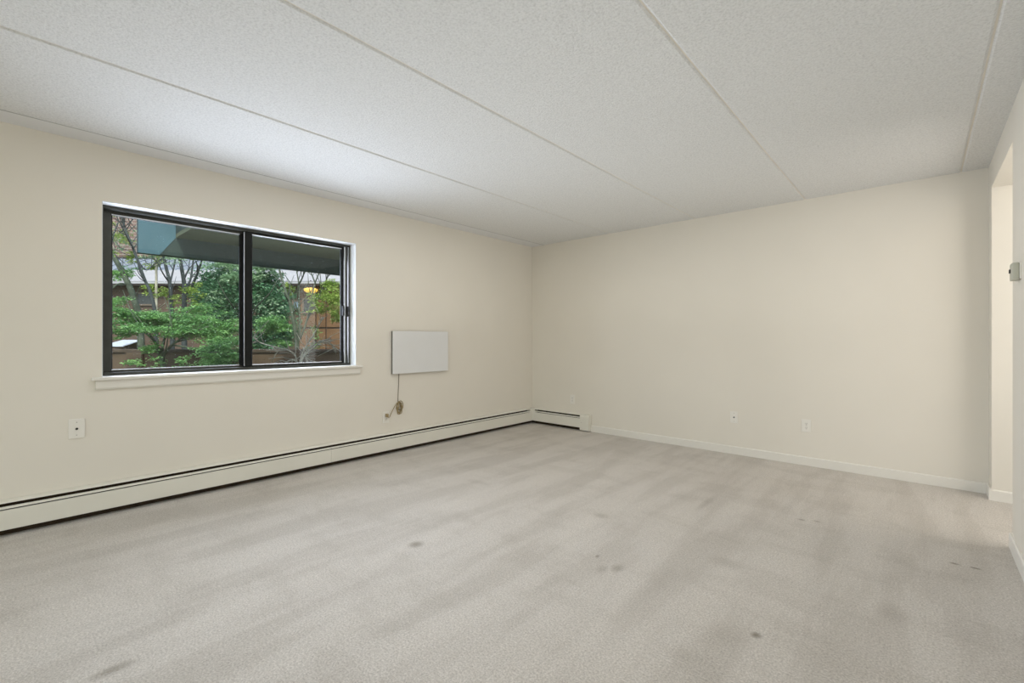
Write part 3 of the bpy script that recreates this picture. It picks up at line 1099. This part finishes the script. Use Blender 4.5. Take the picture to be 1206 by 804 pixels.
def make_tree(name, label, cat, d, base_px, limbs, bark, pads=None, leaf=None, lsize=0.045, seed=1, group=None, twigs=0, jit=0.25, flat=0.5, extra=None):
    """limbs: list of (radius0, radius1, [(px, py, depth offset), ...]); the first limb is the trunk"""
    base = world_at(base_px, HY, d)
    root = thing(name, label, cat, (base.x, base.y, GZ), 0, group)
    org = Vector((base.x, base.y, GZ))
    g = random.Random(seed)
    tips = []
    for k, (r0, r1, pts) in enumerate(limbs):
        P_ = [world_at(a, b_, d + c_) - org for (a, b_, c_) in pts]
        if k == 0:
            P_ = [Vector((0, 0, -0.03))] + P_
        sp = spline(P_, 5)
        nn = len(sp)
        rad = [0.62 * (r0 + (r1 - r0) * (i / (nn - 1))) for i in range(nn)]
        if k == 0:
            rad[0] *= 1.4
        nm = 'trunk' if k == 0 else 'branch'
        bm = tube(bmesh.new(), sp, rad, 8)
        if twigs:
            for _ in range(twigs):
                i = g.randrange(nn // 3, nn - 1)
                a = sp[i]
                dirv = (sp[i + 1] - sp[i]).normalized() + Vector((g.uniform(-1, 1), g.uniform(-1, 1), g.uniform(-0.3, 0.9)))
                L = g.uniform(0.25, 0.6)
                m1 = a + dirv.normalized() * L * 0.5
                m2 = m1 + (dirv.normalized() + Vector((g.uniform(-.5, .5), g.uniform(-.5, .5), g.uniform(-.1, .6)))).normalized() * L * 0.6
                tube(bm, [a, m1, m2], [min(0.012, rad[i] * 0.5), 0.007, 0.003], 5)
        mesh_obj(nm, bm, bark, root, True)
    if pads:
        leaves('foliage', [(a, b_, d + c_, rx, ry, n_) for (a, b_, c_, rx, ry, n_) in pads], leaf, root, org, lsize, seed, flat)
    if extra:
        for j, (lf, pd, sz) in enumerate(extra):
            leaves('foliage', [(a, b_, d + c_, rx, ry, n_) for (a, b_, c_, rx, ry, n_) in pd], lf, root, org, sz, seed + 50 + j, flat)
    return root


make_tree('slender_tree', 'slender dark tree leaning left past the balcony corner', 'tree', 7.9, 186,
          [(0.052, 0.016, [(184, 390, 0), (178, 348, 0), (170, 328, 0), (159, 298, 0), (150, 276, .1), (143, 255, .2), (138, 236, .3)]),
           (0.020, 0.009, [(157, 293, 0), (148, 276, -.3), (139, 258, -.4), (131, 240, -.5)]),
           (0.024, 0.010, [(146, 266, .1), (147, 250, .3), (152, 232, .4)]),
           (0.016, 0.007, [(139, 262, -.2), (133, 280, -.3), (131, 300, -.3)]),
           (0.016, 0.006, [(163, 308, 0), (172, 318, .2), (180, 312, .4), (190, 298, .5)]),
           (0.012, 0.006, [(154, 288, 0), (162, 276, .3), (164, 262, .4), (160, 246, .5)]),
           (0.012, 0.006, [(150, 278, 0), (140, 272, .3), (130, 258, .4)])],
          M_barkdark, [(137, 246, 0, 14, 6, 150), (150, 252, .2, 12, 5, 200), (160, 253, .3, 8, 4, 100), (134, 290, 0, 8, 16, 90), (152, 300, .3, 8, 8, 90), (146, 275, .5, 14, 14, 110)], L_lime, 0.05, 11, twigs=8,
          extra=[(L_pale, [(144, 285, .8, 16, 20, 130), (172, 302, .6, 14, 5, 70), (215, 306, .6, 30, 5, 90)], 0.05)])
make_tree('leaning_tree', 'thick grey tree leaning hard left at the left window jamb', 'tree', 8.6, 166,
          [(0.10, 0.05, [(166, 400, 0), (158, 352, 0), (145, 322, 0), (134, 302, 0), (124, 284, 0), (112, 262, 0)]),
           (0.03, 0.012, [(150, 335, 0), (140, 334, -.2), (131, 340, -.3), (118, 344, -.4)])],
          M_bark, [(138, 322, 0, 14, 7, 260), (150, 320, .4, 12, 5, 120), (138, 358, -.4, 14, 9, 240)], L_maple, 0.05, 12, twigs=4)
make_tree('pale_trunk_tree', 'thin pale-trunked tree left of the pair of forked trees', 'tree', 10.2, 186,
          [(0.05, 0.03, [(185, 400, 0), (184, 350, 0), (184, 318, 0), (182, 296, 0), (180, 268, 0)]),
           (0.02, 0.01, [(184, 320, 0), (189, 305, .2), (194, 288, .3)])],
          M_barkpale, [(182, 305, 0, 7, 10, 110), (178, 314, 0, 10, 6, 60), (176, 340, 0, 10, 8, 80)], L_lime, 0.06, 13, twigs=3)
make_tree('forked_tree', 'dark forked tree under the middle of the balcony edge, narrow fork', 'tree', 9.8, 204,
          [(0.075, 0.035, [(203, 400, 0), (202, 362, 0), (200, 334, 0), (195, 312, 0), (192, 295, 0), (190, 268, 0)]),
           (0.032, 0.015, [(200, 334, 0), (204, 318, .2), (207, 303, .3), (211, 280, .4)]),
           (0.026, 0.012, [(199, 332, 0), (192, 322, -.2), (186, 310, -.3), (178, 300, -.4)])],
          M_barkdark, [(206, 352, 0, 9, 8, 90), (192, 344, 0, 7, 8, 60)], L_lime, 0.06, 14, twigs=3)
make_tree('forked_tree', 'dark three-limbed tree with a wide fork beside the dense green bush', 'tree', 8.9, 217,
          [(0.085, 0.035, [(217, 400, 0), (217, 362, 0), (217, 336, 0), (214, 316, 0), (211, 296, 0), (208, 266, 0)]),
           (0.04, 0.02, [(218, 340, 0), (224, 330, .2), (227, 312, .3), (230, 285, .4)]),
           (0.045, 0.02, [(222, 345, 0), (229, 330, -.1), (236, 312, -.2), (242, 292, -.3)]),
           (0.015, 0.008, [(217, 330, 0), (222, 318, -.1), (228, 310, -.2)])],
          M_barkdark, [(226, 344, -.2, 8, 12, 120), (231, 303, 0, 10, 4, 60), (232, 360, -.2, 10, 8, 90)], L_lime, 0.06, 15, twigs=3)

make_tree('maple_tree', 'low spreading bright green feathery maple in front of the window', 'tree', 6.4, 193,
          [(0.065, 0.045, [(193, 450, 0), (191, 425, 0), (189, 410, 0)]),
           (0.035, 0.012, [(190, 420, 0), (182, 402, -.1), (168, 390, -.2), (150, 384, -.3)]),
           (0.035, 0.012, [(190, 414, 0), (194, 398, .1), (200, 384, .2), (212, 374, .3)]),
           (0.035, 0.012, [(191, 420, 0), (203, 406, 0), (222, 394, 0), (246, 384, 0)]),
           (0.020, 0.008, [(203, 406, 0), (226, 410, -.2), (252, 418, -.3), (278, 412, -.3)])],
          M_bark,
          [(172, 372, 0, 24, 7, 700), (160, 386, -.3, 22, 6, 500), (186, 384, .2, 26, 7, 700), (203, 376, .3, 26, 8, 800),
           (213, 390, 0, 28, 7, 800), (236, 380, .2, 26, 8, 800), (250, 394, .2, 24, 8, 800), (268, 386, .3, 20, 9, 700),
           (266, 404, 0, 22, 7, 600), (246, 412, -.3, 22, 6, 400), (268, 420, -.3, 18, 6, 400), (250, 428, -.4, 22, 5, 300),
           (142, 368, -.2, 14, 6, 240), (146, 392, -.3, 14, 5, 180), (176, 408, -.2, 14, 8, 150), (165, 428, -.3, 20, 6, 120),
           (232, 366, .5, 20, 6, 400), (150, 376, -.1, 20, 6, 220), (262, 426, -.2, 22, 8, 420), (208, 424, -.2, 16, 8, 90)],
          L_maple, 0.042, 21, twigs=3, flat=0.35)
make_tree('dense_bush_tree', 'dense dark blue-green tree seen behind the window mullion', 'tree', 11.0, 285,
          [(0.12, 0.06, [(285, 430, 0), (286, 390, 0), (288, 350, 0), (290, 320, 0)]),
           (0.03, 0.012, [(287, 380, 0), (303, 360, -.8), (318, 345, -1.2), (326, 330, -1.2)]),
           (0.03, 0.012, [(286, 375, 0), (268, 352, -.6), (256, 330, -.8)])],
          M_bark,
          [(258, 332, 0, 22, 16, 1500), (270, 352, -.2, 22, 18, 1700), (246, 352, .2, 18, 12, 900), (262, 372, .2, 26, 12, 1000),
           (308, 330, 0, 18, 12, 1100), (312, 352, -.1, 22, 16, 1500), (318, 378, 0, 24, 16, 1400), (308, 404, 0, 20, 14, 1000),
           (334, 396, .3, 18, 14, 700), (285, 345, .4, 20, 30, 800), (330, 360, .4, 14, 18, 500), (335, 420, .4, 20, 10, 400)],
          L_dark, 0.075, 22, flat=0.6,
          extra=[(L_pale, [(268, 312, -.3, 18, 8, 420), (276, 326, -.4, 12, 8, 260), (308, 316, -.3, 14, 8, 380), (300, 330, -.3, 10, 8, 160), (252, 350, -.5, 14, 10, 60), (320, 350, -.5, 14, 18, 80)], 0.07)])
make_tree('courtyard_tree', 'grey tree with lime green leaves in the right pane, pale broken side branch', 'tree', 7.7, 352,
          [(0.070, 0.022, [(352, 450, 0), (350, 415, 0), (347, 385, 0), (342, 360, 0), (336, 342, 0), (331, 325, 0), (326, 305, 0)]),
           (0.035, 0.014, [(350, 410, 0), (353, 385, .2), (352, 360, .3), (352, 335, .3), (348, 312, .3)]),
           (0.024, 0.010, [(352, 335, .3), (357, 325, .2), (361, 312, .2)]),
           (0.030, 0.012, [(353, 400, .2), (362, 375, .3), (368, 345, .3), (373, 328, .3), (381, 312, .3)]),
           (0.022, 0.010, [(372, 335, .3), (367, 322, .3), (364, 308, .3)]),
           (0.026, 0.010, [(360, 380, .3), (375, 350, .5), (384, 330, .5), (392, 314, .5)])],
          M_bark,
          [(388, 348, 0, 12, 8, 300), (396, 360, 0, 10, 12, 330), (380, 362, 0, 12, 9, 200), (392, 336, .2, 10, 6, 200),
           (372, 350, .2, 6, 10, 110), (340, 340, .2, 8, 8, 80), (398, 376, 0, 6, 6, 100)],
          L_lime, 0.045, 23, twigs=7,
          extra=[(L_maple, [(318, 378, 0, 18, 5, 420), (330, 386, .1, 16, 5, 320), (312, 388, 0, 12, 6, 260), (330, 404, .2, 14, 6, 260), (372, 398, .2, 12, 12, 90)], 0.045)])
# low brown garden wall the trees grow behind
gw0 = world_at(250, HY, 7.1)
gwall = thing('garden_wall', 'low plain brown wall behind the maple, hiding the feet of the other trees', 'garden wall', (gw0.x, gw0.y, GZ), TH)
topz = Z(411, 7.1) - GZ
mesh_obj('wall_body', bx((-3.2, -0.1, -0.02), (4.4, 0.1, topz - 0.05), 0.006), M_render, gwall)
mesh_obj('coping', bx((-3.25, -0.13, topz - 0.05), (4.45, 0.13, topz), 0.01, 2), M_coping, gwall)
for x_ in (-1.1, 1.35, 3.0):
    mesh_obj('pier', bx((x_ - 0.12, -0.15, -0.02), (x_ + 0.12, -0.1, topz - 0.05), 0.005), M_render, gwall)
# dead pale brushwood at the foot of the right pane
g = random.Random(5)
bd = 6.3
bb0 = world_at(352, HY, bd)
rootb = thing('bare_shrub', 'bare tan twiggy shrub at the foot of the right pane', 'shrub', (bb0.x, bb0.y, GZ))
orgb = Vector((bb0.x, bb0.y, GZ))
main = [[(352, 450, 0), (354, 425, 0), (358, 412, 0), (368, 396, 0), (381, 373, .1)],
        [(352, 450, 0), (350, 430, 0), (346, 416, 0), (330, 410, -.1), (308, 404, -.1), (298, 396, -.1)],
        [(353, 450, 0), (356, 424, 0), (368, 410, 0), (384, 402, 0), (396, 412, .1)],
        [(352, 450, 0), (348, 425, 0), (338, 426, 0), (330, 434, 0)],
        [(353, 450, 0), (358, 420, 0), (364, 430, 0), (366, 440, 0)],
        [(352, 450, 0), (358, 418, .1), (372, 404, .2), (390, 398, .2)]]
for pts in main:
    P_ = [world_at(a, b_, bd + c_) - orgb for (a, b_, c_) in pts]
    P_ = [Vector((g.uniform(-.05, .05), g.uniform(-.05, .05), -0.02))] + P_
    sp = spline(P_, 5)
    nn = len(sp)
    bm = tube(bmesh.new(), sp, [0.016 - 0.010 * i / (nn - 1) for i in range(nn)], 6)
    for _ in range(16):
        i = g.randrange(nn // 2, nn - 1)
        a = sp[i]
        dv = ((sp[i + 1] - sp[i]).normalized() * 0.7 + Vector((g.uniform(-1, 1), g.uniform(-1, 1), g.uniform(-0.8, 0.8)))).normalized()
        L = g.uniform(0.10, 0.30)
        m1 = a + dv * L * .5
        m2 = m1 + (dv + Vector((g.uniform(-.5, .5), g.uniform(-.5, .5), g.uniform(-.5, .4)))).normalized() * L * .6
        tube(bm, [a, m1, m2], [0.006, 0.0045, 0.003], 4)
    mesh_obj('stem', bm, M_barkpale, rootb, True)

bpy.context.view_layer.update()
